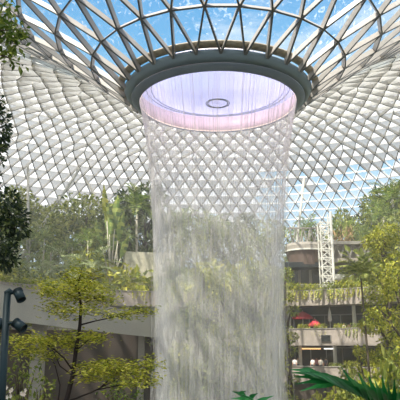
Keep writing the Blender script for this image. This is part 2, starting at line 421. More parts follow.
# ------------------------------------------------------------------ terraces of the building behind
CX = (AX.x, AX.y, 0)
def arcprism(prof, a0=-62, a1=62, k=64):
    """closed outline (radius from the oculus axis, height) swept over bearings a0..a1 degrees seen from the axis, 0 = away from the camera"""
    m = MB(); m.lathe(prof, CX, k, True, radians(90-a1), radians(90-a0)); return m
def pol(d, a, z=0): return V((AX.x + d*sin(radians(a)), AX.y + d*cos(radians(a)), z))
def bearing(px, d):
    """bearing at which the arc of radius d shows in column px"""
    best = min(range(-700, 701), key=lambda q: abs(200 + 600*pol(d, q/10).x/(pol(d, q/10).y*cos(PITCH)) - px))
    return best/10
LV = [(7.3, 6.5, 8.2, 'upper'), (2.55, 1.75, 3.6, 'middle'), (-1.5, -2.6, -.8, 'lower')]
for fl, bt, tp_, nm in LV:
    t = empty('terrace_balcony', pol(27, 0, bt), 0, f'{nm} curved concrete terrace balcony with planted parapet behind the waterfall', 'balcony')
    def loc(m): 
        m.v = [(x-t.location.x, y-t.location.y, z-t.location.z) for x, y, z in m.v]; return m
    loc(arcprism([(26.9, bt), (31.3, bt), (31.3, fl), (26.9, fl)])).build('floor_slab', M['conc'], t)
    loc(arcprism([(26.5, bt-.1), (26.9, bt-.1), (26.9, tp_), (26.5, tp_)])).build('parapet', M['conc2'], t)
    loc(arcprism([(26.42, tp_), (27.0, tp_), (27.0, tp_+.08), (26.42, tp_+.08)])).build('coping', M['conc'], t)
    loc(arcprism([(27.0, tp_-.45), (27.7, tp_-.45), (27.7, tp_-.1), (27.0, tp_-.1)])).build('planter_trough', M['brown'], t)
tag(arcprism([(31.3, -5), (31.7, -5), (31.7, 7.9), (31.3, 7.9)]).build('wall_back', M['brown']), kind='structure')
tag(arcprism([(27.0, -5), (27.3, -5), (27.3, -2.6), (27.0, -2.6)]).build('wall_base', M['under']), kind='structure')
# shop fronts, columns and light strips on the two covered levels
for fl, top in ((2.55, 6.5), (-1.5, 1.75)):
    lv = 'middle' if fl > 0 else 'lower'
    for a in (-40, -32, -24, 20, 27.5, 35, 43):
        w_ = 4.2; p = pol(31.05, a, fl)
        sf = empty('shop_front', p, radians(-a), f'dark glazed shop front at the back of the {lv} terrace', 'shop front', 'shop fronts under the terraces')
        b = MB(); b.box((0, .05, 1.45), (w_-.2, .06, 2.7)); b.build('glass_panel', M['shop'], sf)
        b = MB()
        for q in (-w_/2+.05, 0, w_/2-.05): b.box((q, 0, 1.45), (.1, .16, 2.9))
        b.box((0, 0, .05), (w_, .16, .1)); b.box((0, 0, 2.9), (w_, .16, .14)); b.build('frame', M['grey'], sf)
for px, fl, top, nm in ((334.5, -1.5, 1.75, 'lower'), (300, -1.5, 1.75, 'lower'), (356, 2.55, 6.5, 'middle'), (290, 2.55, 6.5, 'middle'), (126, 2.55, 6.5, 'middle'), (148, 2.55, 6.5, 'middle')):
    p = pol(28.2, bearing(px, 28.2), fl)
    c = empty('terrace_column', p, 0, f'{"white" if px == 334.5 else "pale"} round column on the {nm} terrace ' + {334.5: 'beside the orange light strip', 300: 'left of the orange light strip', 356: 'right of the folded white parasol', 290: 'beside the red parasol near the waterfall', 126: 'above the left end of the walkway', 148: 'just left of the waterfall edge'}[px], 'column')
    b = MB(); b.lathe([(.22, .12), (.22, top-fl-.15)], k=16); b.build('shaft', M['white'], c, True)
    b = MB(); b.lathe([(.34, 0), (.34, .12), (.01, .12)], k=16); b.build('base', M['conc'], c)
    b = MB(); b.lathe([(.01, top-fl-.15), (.34, top-fl-.15), (.34, top-fl)], k=16); b.build('capital', M['conc'], c)
def strip(px0, px1, z, m, nm, label):
    a0, a1 = bearing(px0, 27.6), bearing(px1, 27.6)
    s_ = arcprism([(27.5, z), (27.9, z), (27.9, z+.16), (27.5, z+.16)], a0, a1, 8)
    tag(s_.build(nm, m), label, 'light')
strip(302, 320, 1.2, M['warm'], 'ceiling_light', 'orange glowing ceiling strip over the diners on the lower terrace')
strip(324, 332, 1.2, M['cool'], 'ceiling_light', 'white ceiling strip beside the white column on the lower terrace')
# dark vent on the middle parapet
p = pol(26.4, bearing(326.5, 26.4), 2.5); a = bearing(326.5, 26.4)
vt = empty('vent_panel', p, radians(-a), 'dark rectangular vent panel on the middle parapet', 'vent')
b = MB(); b.box((0, 0, 0), (1.25, .1, .8)); b.build('frame', M['grey'], vt)
b = MB()
for q in range(6): b.box((0, -.06, -.3+.12*q), (1.1, .05, .085))
b.build('slat', M['dark'], vt)
# lintel wall above left terrace (pale stone retaining wall)
rw = tag(arcprism([(33.2, 8), (33.8, 8), (33.8, 14.2), (33.2, 14.2)], -21, -9, 16).build('retaining_wall', M['stone']), 'pale stone retaining wall among the trees left of the waterfall', 'wall')

# ------------------------------------------------------------------ pavilion on the top right
PY = 79.0
def bx(m, px0, px1, py0, py1, Y, th):
    """box filling picture columns/rows at distance Y, th deep"""
    x0, x1 = xat(px0, (py0+py1)/2, Y), xat(px1, (py0+py1)/2, Y); z1, z0 = zat(py0, Y), zat(py1, Y)
    m.box(((x0+x1)/2, Y+th/2, (z0+z1)/2), (x1-x0, th, z1-z0))
pav = empty('pavilion', (0, 0, 0), 0, 'grey upper pavilion with rounded canopy and slanted struts behind the lattice tower', 'building')
pav.location = (17, PY, 8); o0 = V(pav.location)
def rel(m): m.v = [(x-o0.x, y-o0.y, z-o0.z) for x, y, z in m.v]; return m
m = MB(); bx(m, 286, 372, 262, 292, PY+2, .4); rel(m).build('back_wall', M['grey'], pav)
for px in (294, 305, 316, 338, 349, 360):
    m = MB(); bx(m, px-4, px+4, 270, 284, PY+1.9, .1); f = rel(m).build('window', M['shop'], pav)
    m = MB(); bx(m, px-4.4, px+4.4, 284, 285, PY+1.8, .2); rel(m).build('sill', M['white'], f)
m = MB(); bx(m, 286, 325, 262, 267, PY-1, 3); rel(m).build('eave', M['dark'], pav)
cx = xat(306, 250, PY+1); m = MB()
zt, zb_ = zat(242, PY-1), zat(262, PY-1)
zm = zat(250, PY-1)
m.lathe([(2.72, zm), (2.75, zt-.35), (2.6, zt), (.01, zt+.12), (.01, zm)], (cx, PY+1.2, 0), 40); rel(m).build('canopy', M['conc'], pav)
m = MB(); m.lathe([(2.3, zb_-.3), (2.62, zm), (.01, zm+.02), (.01, zb_-.3)], (cx, PY+1.2, 0), 40); rel(m).build('soffit', M['fascia'], pav)
m = MB(); bx(m, 326, 372, 243, 259, PY+1.2, .3); rel(m).build('upper_wall', M['conc'], pav)
m = MB(); m.lathe([(2.76, zm), (2.84, zm), (2.84, zm+.2), (2.76, zm+.2)], (cx, PY+1.2, 0), 40, True); rel(m).build('canopy_rim', M['white'], pav)
for i in range(5):
    x = cx-1.9+i*.95; z0 = zt-.05; z1 = zat(229, PY)
    m = MB(); m.tube([(x, PY-.2, z0), (x+.42, PY-.2, z1)], .1, 6); m.tube([(x, PY-.2, z0), (x-.42, PY-.2, z1)], .1, 6); rel(m).build('strut', M['grey'], pav)
m = MB(); m.box((cx, PY-.2, zat(229, PY)+.08), (5.2, .25, .2)); rel(m).build('strut_rail', M['grey'], pav)
m = MB(); bx(m, 326, 372, 258, 262, PY-1, 3.4); rel(m).build('upper_slab', M['conc2'], pav)
m = MB(); bx(m, 326, 372, 241, 244, PY-.5, 3); rel(m).build('roof_slab', M['grey'], pav)
for i in range(5):
    x = xat(332+i*8.6, 250, PY); z0, z1 = zat(258, PY), zat(244, PY)
    m = MB(); m.tube([(x, PY, z0), (x+.55, PY, z1)], .13, 6); m.tube([(x, PY, z0), (x-.55, PY, z1)], .13, 6); rel(m).build('strut', M['grey'], pav)
m = MB(); bx(m, 332, 352, 274, 279, PY-2.5, 2.5)
aw = rel(m).build('awning', M['canvas'], pav)

# white lattice tower on the upper terrace
TY = 75.5; tx = xat(325.5, 250, TY); tz = hz(tx, TY)
tz = 7.3; TH = zat(213, TY)-tz; hw = .85
tw = empty('lattice_tower', (tx, TY, tz), 0, 'tall white openwork lattice tower standing on the upper terrace', 'tower')
for sx in (-1, 1):
    for sy in (-1, 1):
        m = MB(); r_ = .17 if (sx, sy) == (1, -1) else .09
        m.tube([(sx*hw*.8, sy*hw, 0), (sx*hw*.8, sy*hw, TH if sx > 0 else TH-1.2)], r_, 8); m.build('post', M['white'], tw)
nl = 9
for i in range(nl):
    z = .6+i*(TH-1.9)/(nl-1); dz = (TH-1.9)/(nl-1)
    m = MB()
    for sy in (-1, 1): m.beam((-hw*.8, sy*hw, z), (hw*.8, sy*hw, z), V((0, 0, -1)), .1, .12)
    for sx in (-1, 1): m.beam((sx*hw*.8, -hw, z), (sx*hw*.8, hw, z), V((0, 0, -1)), .1, .12)
    m.build('crossbar', M['white'], tw)
    if i < nl-1:
        for sy in (-1, 1):
            m = MB(); m.beam((-hw*.8, sy*hw, z), (hw*.8, sy*hw, z+dz), V((0, sy, 0)), .09, .06); m.beam((hw*.8, sy*hw, z), (-hw*.8, sy*hw, z+dz), V((0, sy, 0)), .09, .06)
            m.build('brace', M['white'], tw)

# leaning pale poles
def leanpole(px0, py0, px1, py1, Y, r_, label, fork=None):
    a_, b_ = at(px0, py0, Y), at(px1, py1, Y); d = (a_-b_).normalized()
    g = hz(a_.x, a_.y); base = a_ + d*((a_.z-g)/max(.2, -d.z)); base = V((base.x, base.y, hz(base.x, base.y)-.1))
    t = empty('steel_pole', base, 0, label, 'pole')
    m = MB(); m.tube([(0, 0, 0), b_-base], [r_, r_*.8], 10); m.build('shaft', M['pole'], t, True)
    m = MB(); m.lathe([(r_*2, 0), (r_*2, .25), (r_*1.05, .3)], k=14); m.build('base_plate', M['grey'], t)
    if fork:
        for q in fork:
            f0 = a_.lerp(b_, q[2]); m = MB(); m.tube([f0-base, at(q[0], q[1], Y)-base], r_*.6, 8); m.build('branch_arm', M['pole'], t, True)
leanpole(298, 232, 304, 178, 83, .2, 'slim pale steel pole leaning right, just right of the waterfall')
leanpole(52, 212, 80, 168, 88, .26, 'long pale steel pole leaning right above the left trees')
leanpole(101, 205, 84, 176, 92, .2, 'pale steel pole leaning left beside the traveller palm')
leanpole(28, 240, 28, 165, 86, .24, 'upright pale steel pole near the left edge')

# ------------------------------------------------------------------ parasols and people on the terraces
def parasol(px, pyt, lvl, r_, h, m_, label, folded=False, dd=28.6):
    a = bearing(px, dd); p = pol(dd, a, lvl)
    t = empty('parasol', p, 0, label, 'parasol')
    m = MB(); m.tube([(0, 0, .08), (0, 0, h+.1)], .04, 8); m.build('pole', M['white'], t)
    m = MB(); m.lathe([(.3, 0), (.3, .08), (.05, .1)], k=20); m.build('base', M['dark'], t)
    m = MB()
    if folded: m.lathe([(.03, h+.05), (.16, h-.5), (.26, h-1.3), (.2, h-1.6), (.1, h-1.62)], k=8)
    else: m.lathe([(.02, h), (r_*.5, h-.3), (r_, h-.75), (r_, h-.95), (r_*.98, h-.95), (r_*.97, h-.76), (.02, h-.06)], k=8)
    m.build('canopy', m_, t)
parasol(304, 306, 2.55, 1.35, 3.3, M['red'], 'open red parasol on the middle terrace, the higher of two')
parasol(316, 314, 2.55, .8, 2.35, M['red'], 'small low red parasol on the middle terrace, right of the larger one', dd=28.0)
parasol(331, 304, 2.55, 1, 3.6, M['canvas'], 'folded white parasol on the middle terrace', True)
def person(px, lvl, dd, top, label, seat=False, arm=0, face=180, sc=1.0):
    a = bearing(px, dd); p = pol(dd, a, lvl)
    t = empty('person', p, radians(face-180-a), label, 'person', None)
    # one continuous skinned body, facing -Y
    J = {'pel': (0, 0, .95), 'che': (0, .01, 1.28), 'nek': (0, .0, 1.47), 'hed': (0, -.02, 1.6), 'cro': (0, -.01, 1.7)}
    E = [('pel', 'che'), ('che', 'nek'), ('nek', 'hed'), ('hed', 'cro')]
    R = {'pel': .15, 'che': .165, 'nek': .06, 'hed': .1, 'cro': .07}
    for s_, n_ in ((-1, 'l'), (1, 'r')):
        up = arm and s_ == 1
        J['sh'+n_] = (s_*.19, .01, 1.4); J['el'+n_] = (s_*.25, -.02 if not up else -.14, 1.13 if not up else 1.2); J['wr'+n_] = (s_*.24, -.12, .9) if not up else (s_*.16, -.34, 1.34)
        J['ha'+n_] = (s_*.23, -.16, .8) if not up else (s_*.13, -.4, 1.42)
        J['hi'+n_] = (s_*.1, 0, .9); J['kn'+n_] = (s_*.12, -.03, .5); J['an'+n_] = (s_*.13, .02, .09); J['to'+n_] = (s_*.14, -.16, .04)
        E += [('che', 'sh'+n_), ('sh'+n_, 'el'+n_), ('el'+n_, 'wr'+n_), ('wr'+n_, 'ha'+n_), ('pel', 'hi'+n_), ('hi'+n_, 'kn'+n_), ('kn'+n_, 'an'+n_), ('an'+n_, 'to'+n_)]
        R.update({'sh'+n_: .075, 'el'+n_: .05, 'wr'+n_: .034, 'ha'+n_: .036, 'hi'+n_: .1, 'kn'+n_: .065, 'an'+n_: .045, 'to'+n_: .04})
    ks = list(J); me = bpy.data.meshes.new('body'); me.from_pydata([J[k] for k in ks], [(ks.index(a_), ks.index(b_)) for a_, b_ in E], [])
    o = bpy.data.objects.new('body', me); COL.objects.link(o); o.parent = t
    me.materials.append(M['skin'])
    sk = o.modifiers.new('skin', 'SKIN')
    for i, k in enumerate(ks):
        me.skin_vertices[0].data[i].radius = (R[k]*(1.15 if k in ('che', 'pel') else 1), R[k]*(.75 if k in ('che', 'pel') else 1)); me.skin_vertices[0].data[i].use_root = k == 'pel'
    o.modifiers.new('sub', 'SUBSURF').levels = 1; o.modifiers['sub'].render_levels = 1
    m = MB(); m.lathe([(.2, .9), (.215, 1.1), (.235, 1.3), (.2, 1.42), (.08, 1.47)], k=14)
    m.v = [(x, y*.72+.005, z) for x, y, z in m.v]
    for s_ in (-1, 1):
        e = J['elr'] if s_ > 0 else J['ell']; m.tube([(s_*.17, .01, 1.41), e], [.095, .07], 8, False)
    m.build('shirt', top, t, True)
    m = MB(); m.lathe([(.215, .93), (.215, .8), (.16, .78)], k=14); m.v = [(x, y*.75, z) for x, y, z in m.v]
    for s_ in (-1, 1): m.tube([(s_*.1, 0, .9), (s_*.12, -.03, .5), (s_*.13, .02, .1)], [.125, .085, .07], 8, False)
    m.build('trousers', M['jean'], t, True)
    m = MB(); m.lathe([(.01, .125), (.07, .11), (.11, .06), (.122, 0), (.115, -.05), (.1, -.07)], (0, .02, 1.63), 12); m.build('hair', M['hair'], t, True)
    m = MB()
    m.v += [(-.02, -.115, 1.585), (.02, -.115, 1.585), (0, -.145, 1.59), (0, -.112, 1.635)]; m.f += [(0, 1, 2), (0, 2, 3), (2, 1, 3), (0, 3, 1)]
    m.build('nose', M['skin'], t)
    t.scale = (sc, sc, sc)
person(294, -1.5, 27.6, CL[0], 'person in a white top at the left end of the lower terrace rail')
person(297.5, -1.5, 28.1, CL[3], 'person in a beige top beside the white-shirted one on the lower terrace', arm=1, face=200)
person(312, -1.5, 27.6, CL[0], 'person in a white top under the orange light strip', face=160)
person(316, -1.5, 28.2, CL[1], 'person in a pink top under the right end of the orange strip', arm=1)
person(320, -1.5, 27.6, CL[3], 'person in a beige top left of the white strip light', face=210)
person(325, -1.5, 28.4, CL[2], 'person in a grey top in front of the glazing by the white column', face=150)
person(322, 2.55, 28.2, CL[0], 'person in a white top left of the folded white parasol')
person(338, 2.55, 28.2, CL[0], 'person in a white top right of the folded white parasol', arm=1, face=190)
person(345, 2.55, 27.9, CL[3], 'person in a beige top at the middle terrace planter', face=165)
person(350, 2.55, 28.3, CL[1], 'person in a pink top farthest right on the middle terrace')

# ------------------------------------------------------------------ concrete walkway on the left
wk = empty('walkway', (-18, 50, -5), 0, 'smooth grey concrete walkway on columns, running left behind the small yellow-green tree', 'walkway'); o1 = V(wk.location)
PT = []
for i in range(21):
    t = i/20; px = -60 + 235*t; Y = 45 + 18*t - 3*sin(pi*t)
    zt_ = 6.37 - (t-.255)*2.94; PT.append((V((xat(px, 300, Y), Y, 0)), zt_, 2.71 - (t-.255)*1.1))
m = MB(); pr = []
for p, zt_, hh in PT:
    n0 = len(m.v)
    for dy, z in ((0, zt_-hh), (0, zt_), (.25, zt_), (.25, zt_-1.0), (9.2, zt_-1.0), (9.2, zt_-hh)): m.v.append((p.x-o1.x+dy*.3, p.y-o1.y+dy, z-o1.z))  # rear edge extended out of view to shade the wall beneath
    if n0:
        for k in range(6): m.f.append((n0-6+k, n0-6+(k+1) % 6, n0+(k+1) % 6, n0+k))
m.f.append(tuple(range(6))); m.f.append(tuple(range(len(m.v)-6, len(m.v)))[::-1])
m.build('deck', M['ramp'], wk)
m = MB()
for p, zt_, hh in PT:
    n0 = len(m.v)
    for dy, z in ((-.12, zt_), (-.12, zt_+.1), (.35, zt_+.1), (.35, zt_)): m.v.append((p.x-o1.x+dy*.3, p.y-o1.y+dy, z-o1.z))
    if n0:
        for k in range(4): m.f.append((n0-4+k, n0-4+(k+1) % 4, n0+(k+1) % 4, n0+k))
m.build('coping', M['conc'], wk)
for px, Y, wd_ in ((37, 52, 1.05), (141, 62.5, .6), (-20, 50, 1)):
    x = xat(px, 370, Y); zt_ = 3.6 if px < 100 else 2.9
    m = MB(); m.box((x-o1.x, Y-o1.y, (zt_+5)/2), (wd_, .9, zt_+5)); m.build('column', M['conc'], wk)
m = MB()
for i in range(15):
    t = i/14; p = V((xat(-40+210*t, 300, 52+13*t), 53.5+12*t)); n0 = len(m.v)
    for z in (-5.2, 3.1): m.v.append((p.x, p.y, z)); m.v.append((p.x+.1, p.y+.4, z))
    if n0:
        for a_, b_ in ((0, 2), (2, 3), (3, 1)): m.f.append((n0-4+a_, n0-4+b_, n0+b_, n0+a_))
tag(m.build('wall_left', M['under']), kind='structure')

# ------------------------------------------------------------------ plants
def rv(r): 
    while 1:
        v = V((r.uniform(-1, 1), r.uniform(-1, 1), r.uniform(-1, 1)))
        if .05 < v.length < 1: return v
def clump(m, c, rad, n, L, W, r, flat=.5, shell=.45):
    """leaves filling an ellipsoid, denser towards its skin"""
    c = V(c)
    for _ in range(n):
        v = rv(r); v = v.normalized()*(shell+(1-shell)*v.length)
        p = c + V((v.x*rad[0], v.y*rad[1], v.z*rad[2]))
        d = (v*.8 + rv(r)*.9 + V((0, 0, -.25))); nn = V((0, 0, flat)) + rv(r)*(1-flat) + v*.3
        s = r.uniform(.7, 1.25)
        m.leaf(p, d, nn.normalized(), L*s, W*s)
def frond(m, ms, p, d, L, droop, nl, lL, lW, r, vee=.5, rad=.02):
    """a palm frond: curved midrib with leaflets on both sides"""
    p = V(p); d = V(d).normalized(); pts = [p.copy()]; k = 10; q = d.copy()
    for i in range(k):
        pts.append(pts[-1] + q*(L/k)); q = (q + V((0, 0, -droop/k))).normalized()
    if ms is not None: ms.tube(pts, [rad*(1-.8*i/k) for i in range(k+1)], 4)
    for i in range(nl):
        t = .15 + .85*i/(nl-1); a = t*k; j = min(k-1, int(a)); c = pts[j].lerp(pts[j+1], a-j); tg = (pts[j+1]-pts[j]).normalized()
        sd = tg.cross(V((0, 0, 1)))
        if sd.length < .05: sd = V((1, 0, 0))
        sd.normalize(); up = sd.cross(tg)
        ll = lL*(sin(pi*min(1, .18+t*.8))**.7)
        for s_ in (-1, 1):
            dd = (sd*s_*1.0 + tg*(.45+.5*t) + up*vee + rv(r)*.12); dd.z -= .15
            m.leaf(c, dd, up, ll*r.uniform(.85, 1.1), lW)
def broad(h, cr, r, leaf, bark, n=620, L=.5, W=.28, wide=1.0, name='broadleaf_tree', low=.35, nc=8):
    t = empty(name)
    m = MB(); pts = [(0, 0, -.3), (r.uniform(-.1, .1), r.uniform(-.1, .1), h*.3), (r.uniform(-.3, .3), r.uniform(-.3, .3), h*.6), (r.uniform(-.3, .3), 0, h*.88)]
    m.tube(pts, [.022*h+.05, .018*h+.03, .012*h+.02, .02], 8); f = MB(); cs = []
    for i in range(nc):
        a = i*2.4+r.uniform(-.3, .3); q = i/(nc-1); z = h*(low+(.93-low)*q); rr_ = cr*wide*(.75*sin(pi*(.18+.75*q)))*r.uniform(.6, 1)
        cs.append(V((rr_*cos(a), rr_*sin(a), z)))
    cs.append(V((0, 0, h*.9)))
    for c in cs:
        k = V(pts[1]).lerp(V(pts[3]), max(0, min(.95, (c.z/h-.42)/.6)))
        m.tube([k, k.lerp(c, .6)+V((0, 0, .1*h*.3)), c], [.009*h+.01, .006*h, .01], 5, False)
        s = cr*r.uniform(.42, .6); clump(f, c, (s, s, s*.62), n//len(cs), L, W, r)
    m.build('trunk', bark, t, True); f.build('foliage', leaf, t)
    return t
def palm(h, r, leaf, nf=13, fl=2.6, nl=14, lL=.8, lW=.1, name='palm_tree', rad=.12, bark=None, droop=1.5):
    t = empty(name); m = MB()
    b_ = r.uniform(-.4, .4)
    m.tube([(0, 0, -.3), (b_*.3, 0, h*.4), (b_*.7, .1, h*.75), (b_, .1, h)], [rad*1.3, rad, rad*.85, rad*.8], 8)
    m.build('trunk', bark or M['palebark'], t, True)
    f = MB(); s_ = MB()
    for i in range(nf):
        a = i*2.4; el = 1.15 - 1.25*(i/nf)
        frond(f, s_, (b_, .1, h), (cos(a)*cos(el), sin(a)*cos(el), sin(el)), fl*r.uniform(.85, 1.1), droop, nl, lL, lW, r, rad=.035)
    fo = f.build('frond', leaf, t); s_.build('midrib', leaf, fo)
    return t
def bush(r, leaf, n=260, rad=(.9, .6, .6), L=.3, W=.16, name='shrub', trail=0):
    t = empty(name); f = MB(); st = MB()
    for i in range(6):
        a = r.uniform(-1, 1); c = V((a*rad[0]*.75, r.uniform(-.4, .4)*rad[1], rad[2]*r.uniform(.4, .9)))
        st.tube([(c.x*.3, c.y*.3, -.15), c*.6, c], [.03, .02, .01], 4)
        clump(f, c, (rad[0]*.45, rad[1]*.6, rad[2]*.6), n//7, L, W, r, .4, .3)
    if trail:
        for i in range(5):
            x = rad[0]*(-.9+.45*i)+r.uniform(-.1, .1); pp = [V((x, -.25, .05)), V((x+.05, -.75, .1)), V((x+r.uniform(-.1, .1), -.82, -.25)), V((x+r.uniform(-.15, .15), -.84, -trail*r.uniform(.5, 1)))]
            st.tube(pp, .014, 4, False)
            for q in range(9):
                e = q/8*(len(pp)-1); j = min(len(pp)-2, int(e)); p = pp[j].lerp(pp[j+1], e-j)
                f.leaf(p, V((r.uniform(-1, 1), -.6, -.5)), V((0, -1, .4)), L, W); f.leaf(p, V((r.uniform(-1, 1), -.6, -.2)), V((0, -1, .4)), L*.8, W)
    st.build('stem', M['bark'], t); f.build('foliage', leaf, t); return t
used = {}
def plant(key, proto, x, y, rz, sc, label, cat, group=None, z=None):
    """first call moves the prototype itself, later ones copy it with all its parts"""
    loc = (x, y, hz(x, y) - .15 if z is None else z)
    if key not in used:
        used[key] = (proto, kids(proto)); o = proto
        o.location = loc; o.rotation_euler = (0, 0, rz); o.scale = sc if hasattr(sc, '__len__') else (sc,)*3
        tag(o, label, cat, group)
    else:
        o = dup(proto, loc, rz, sc, label, group, used[key][1])
        if not group and 'group' in o: del o['group']
    return o
R = random.Random(11)
M['hilldark'] = leafmat('hill_dark_leaf', [(0, srgb(52, 74, 36)), (.6, srgb(86, 106, 52)), (1, srgb(140, 150, 84))], .3)
PT_ = {}
PT_['hA'] = broad(9, 3.6, R, M['hillleaf'], M['bark'], 1700, .52, .27)
PT_['hB'] = broad(7.5, 4.2, R, M['hillleaf'], M['bark'], 1700, .46, .25, 1.15, low=.5)
PT_['hC'] = broad(8, 2.6, R, M['hilldark'], M['darkbark'], 1300, .5, .22, low=.22)
PT_['hP'] = palm(6, R, M['palmleaf'])
PT_['hF'] = palm(1.6, R, M['paleleaf'], 14, 2.6, 14, .6, .1, 'fern_palm', .1)
PT_['hS'] = bush(R, M['hillleaf'], 420, (2.2, 1.6, 1.7), .46, .24)
PT_['hY'] = bush(R, M['yellowleaf'], 420, (2.0, 1.5, 1.5), .42, .22)
# wooded slope left of and behind the water
lab = {'hA': ('hazy green broadleaf tree on the wooded slope behind the waterfall', 'tree', 'broadleaf trees on the slope'), 'hB': ('spreading hazy green tree on the wooded slope behind the waterfall', 'tree', 'spreading trees on the slope'),
       'hC': ('narrow dark green tree on the wooded slope behind the waterfall', 'tree', 'dark trees on the slope'), 'hP': ('feathery palm with pale trunk on the wooded slope behind the waterfall', 'palm', 'palms on the slope'),
       'hF': ('low pale fern palm on the wooded slope behind the waterfall', 'palm', 'fern palms on the slope'), 'hS': ('rounded green shrub on the wooded slope behind the waterfall', 'shrub', 'green shrubs on the slope'), 'hY': ('rounded yellow-green shrub on the wooded slope behind the waterfall', 'shrub', 'yellow shrubs on the slope')}
def slope(key, px, py, Y, top=None, wide=1.0):
    """plant prototype so its base stands on the hill at column px, its top reaches row py"""
    x = xat(px, 250, Y); g = hz(x, Y); H = {'hA': 9.3, 'hB': 8, 'hC': 8.2, 'hP': 7.4, 'hF': 3.3, 'hS': 2.6, 'hY': 2.3}[key]
    s = max(.35, (zat(py, Y)-g)/H)
    plant(key, PT_[key], x, Y, R.uniform(0, 6.3), (s*wide, s*wide, s), *lab[key])
for key, px, py, Y, wd in (('hB', 86, 197, 88, 1.0), ('hB', 66, 204, 92, 1.1), ('hA', 18, 188, 92, .8), ('hA', 40, 205, 96, .8), ('hA', -8, 196, 90, .9), ('hC', 128, 190, 86, .8), ('hC', 146, 184, 86, .8), ('hP', 137, 188, 84, .8), ('hC', 120, 205, 92, 1),
        ('hP', 118, 222, 82, .8), ('hB', 102, 222, 92, .9), ('hA', 55, 228, 84, .8), ('hP', 30, 225, 84, .8), ('hP', 72, 236, 80, .9), ('hC', 8, 225, 82, .9), ('hP', 52, 240, 80, .8), ('hA', 96, 240, 84, .8),
        ('hF', 45, 248, 81, 1), ('hF', 72, 246, 79, 1), ('hF', 94, 244, 80, 1), ('hP', 88, 226, 79, .8), ('hP', 14, 232, 79, .8), ('hP', 44, 226, 82, .8), ('hF', 36, 262, 78, 1), ('hF', 10, 246, 80, 1), ('hF', 60, 262, 79, 1), ('hF', 86, 255, 80, 1), ('hF', 22, 250, 80, 1), ('hF', 105, 262, 81, 1), ('hY', 100, 250, 83, 1), ('hY', 124, 266, 81.4, .8), ('hY', 138, 264, 81.4, .8), ('hS', 149, 266, 81.8, .8), ('hS', 116, 266, 81, .8), ('hS', 74, 252, 82, 1), ('hS', 30, 258, 79, 1.2), ('hY', 10, 262, 78, 1.2), ('hS', 50, 268, 77, 1.2),
        ('hA', 172, 212, 90, .9), ('hB', 195, 216, 88, .9), ('hA', 222, 218, 92, .9), ('hC', 245, 214, 90, .8), ('hB', 268, 220, 88, .9), ('hP', 210, 212, 86, .8), ('hP', 182, 206, 86, .8), ('hF', 190, 258, 83, 1), ('hF', 232, 256, 83, 1), ('hS', 172, 262, 83, 1.2), ('hS', 205, 264, 83, 1.2), ('hY', 220, 262, 83, 1.2), ('hS', 250, 262, 83, 1.2), ('hY', 272, 258, 83, 1.2),
        ('hP', 310, 216, 86, .7), ('hP', 303, 222, 88, .7), ('hC', 316, 226, 90, .7), ('hA', 345, 209, 88, .55), ('hC', 362, 214, 88, .7), ('hA', 378, 196, 86, .75), ('hC', 392, 186, 86, .8), ('hP', 398, 178, 82, .8), ('hP', 384, 200, 80, .8), ('hA', 408, 182, 84, .9), ('hP', 366, 222, 82, .7), ('hS', 380, 240, 80, 1.3), ('hB', 398, 215, 78, .8), ('hS', 350, 232, 86, 1)):
    slope(key, px, py, Y, wide=wd)
# brown hanging-leaf plant above the pavilion
Y = 81; x = xat(342, 240, Y)
t = empty('screw_pine', (x, Y, hz(x, Y)-.1), 0, 'bushy plant with hanging brown-tipped leaves beside the white lattice tower', 'plant')
m = MB(); hh = zat(226, Y)-hz(x, Y); m.tube([(0, 0, 0), (.1, 0, hh*.5), (0, 0, hh)], [.16, .12, .1], 8); m.tube([(.1, 0, hh*.5), (.8, .1, hh*.85)], [.1, .08], 6); m.build('trunk', M['bark'], t, True)
f = MB(); f2 = MB()
for i in range(190):
    a = R.uniform(0, 6.3); c = V((R.choice((0, .8, -.6, 1.2, -1.1)), R.uniform(-.3, .3), hh*R.uniform(.8, 1.05))); up = R.random()
    (f if up > .45 else f2).leaf(c, (cos(a), sin(a), 1.1 if up > .45 else -1.3), V((0, -1, .6)), R.uniform(.9, 1.5), .16)
f.build('green_leaves', M['palmleaf'], t); f2.build('hanging_leaves', M['brownleaf'], t)['label'] = 'brown hanging leaves'
# traveller palm
Y = 80; x = xat(112, 240, Y); g = hz(x, Y); t = empty('traveller_palm', (x, Y, g-.1), 0, 'tall traveller palm with pale bare stalks and paddle leaves above the left trees', 'palm')
zt_ = zat(184, Y)-g; m = MB(); m.tube([(0, 0, 0), (.05, 0, zt_*.3)], [.3, .22], 10); m.build('trunk', M['palebark'], t, True)
for i, (dx, q) in enumerate(((-1.35, 1.0), (-.6, .86), (-2.3, .74), (.55, .92), (1.5, .8), (2.2, .62), (.1, .7), (-1.8, .55))):
    b_ = V((dx*.55, .1*i-.3, zt_*q*.72)); e = V((dx, .1*i-.3, zt_*q))
    m = MB(); m.tube([(.02*dx, 0, zt_*.28), b_*.6+V((0, 0, zt_*.1)), b_], [.1, .08, .05], 6); st = m.build('stalk', M['palebark'], t, True)
    m = MB(); d = (e-b_); sd = V((1, 0, 0)) if abs(dx) < 1 else V((.6, .8, 0)); k = 8
    for s_ in (-1, 1):
        for j in range(k):
            u0, u1 = j/k, (j+1)/k; w0, w1 = .62*sin(pi*(.08+.9*u0)), .62*sin(pi*(.08+.9*u1))
            c0, c1 = b_+d*u0, b_+d*u1
            m.poly((c0, c0+sd*s_*w0+V((0, -.12*w0, -.1*w0)), c1.lerp(c0, .12)+sd*s_*w1+V((0, -.12*w1, -.1*w1)), c1))
    m.build('blade', M['palmleaf'] if i != 0 else M['yellowleaf'], st)
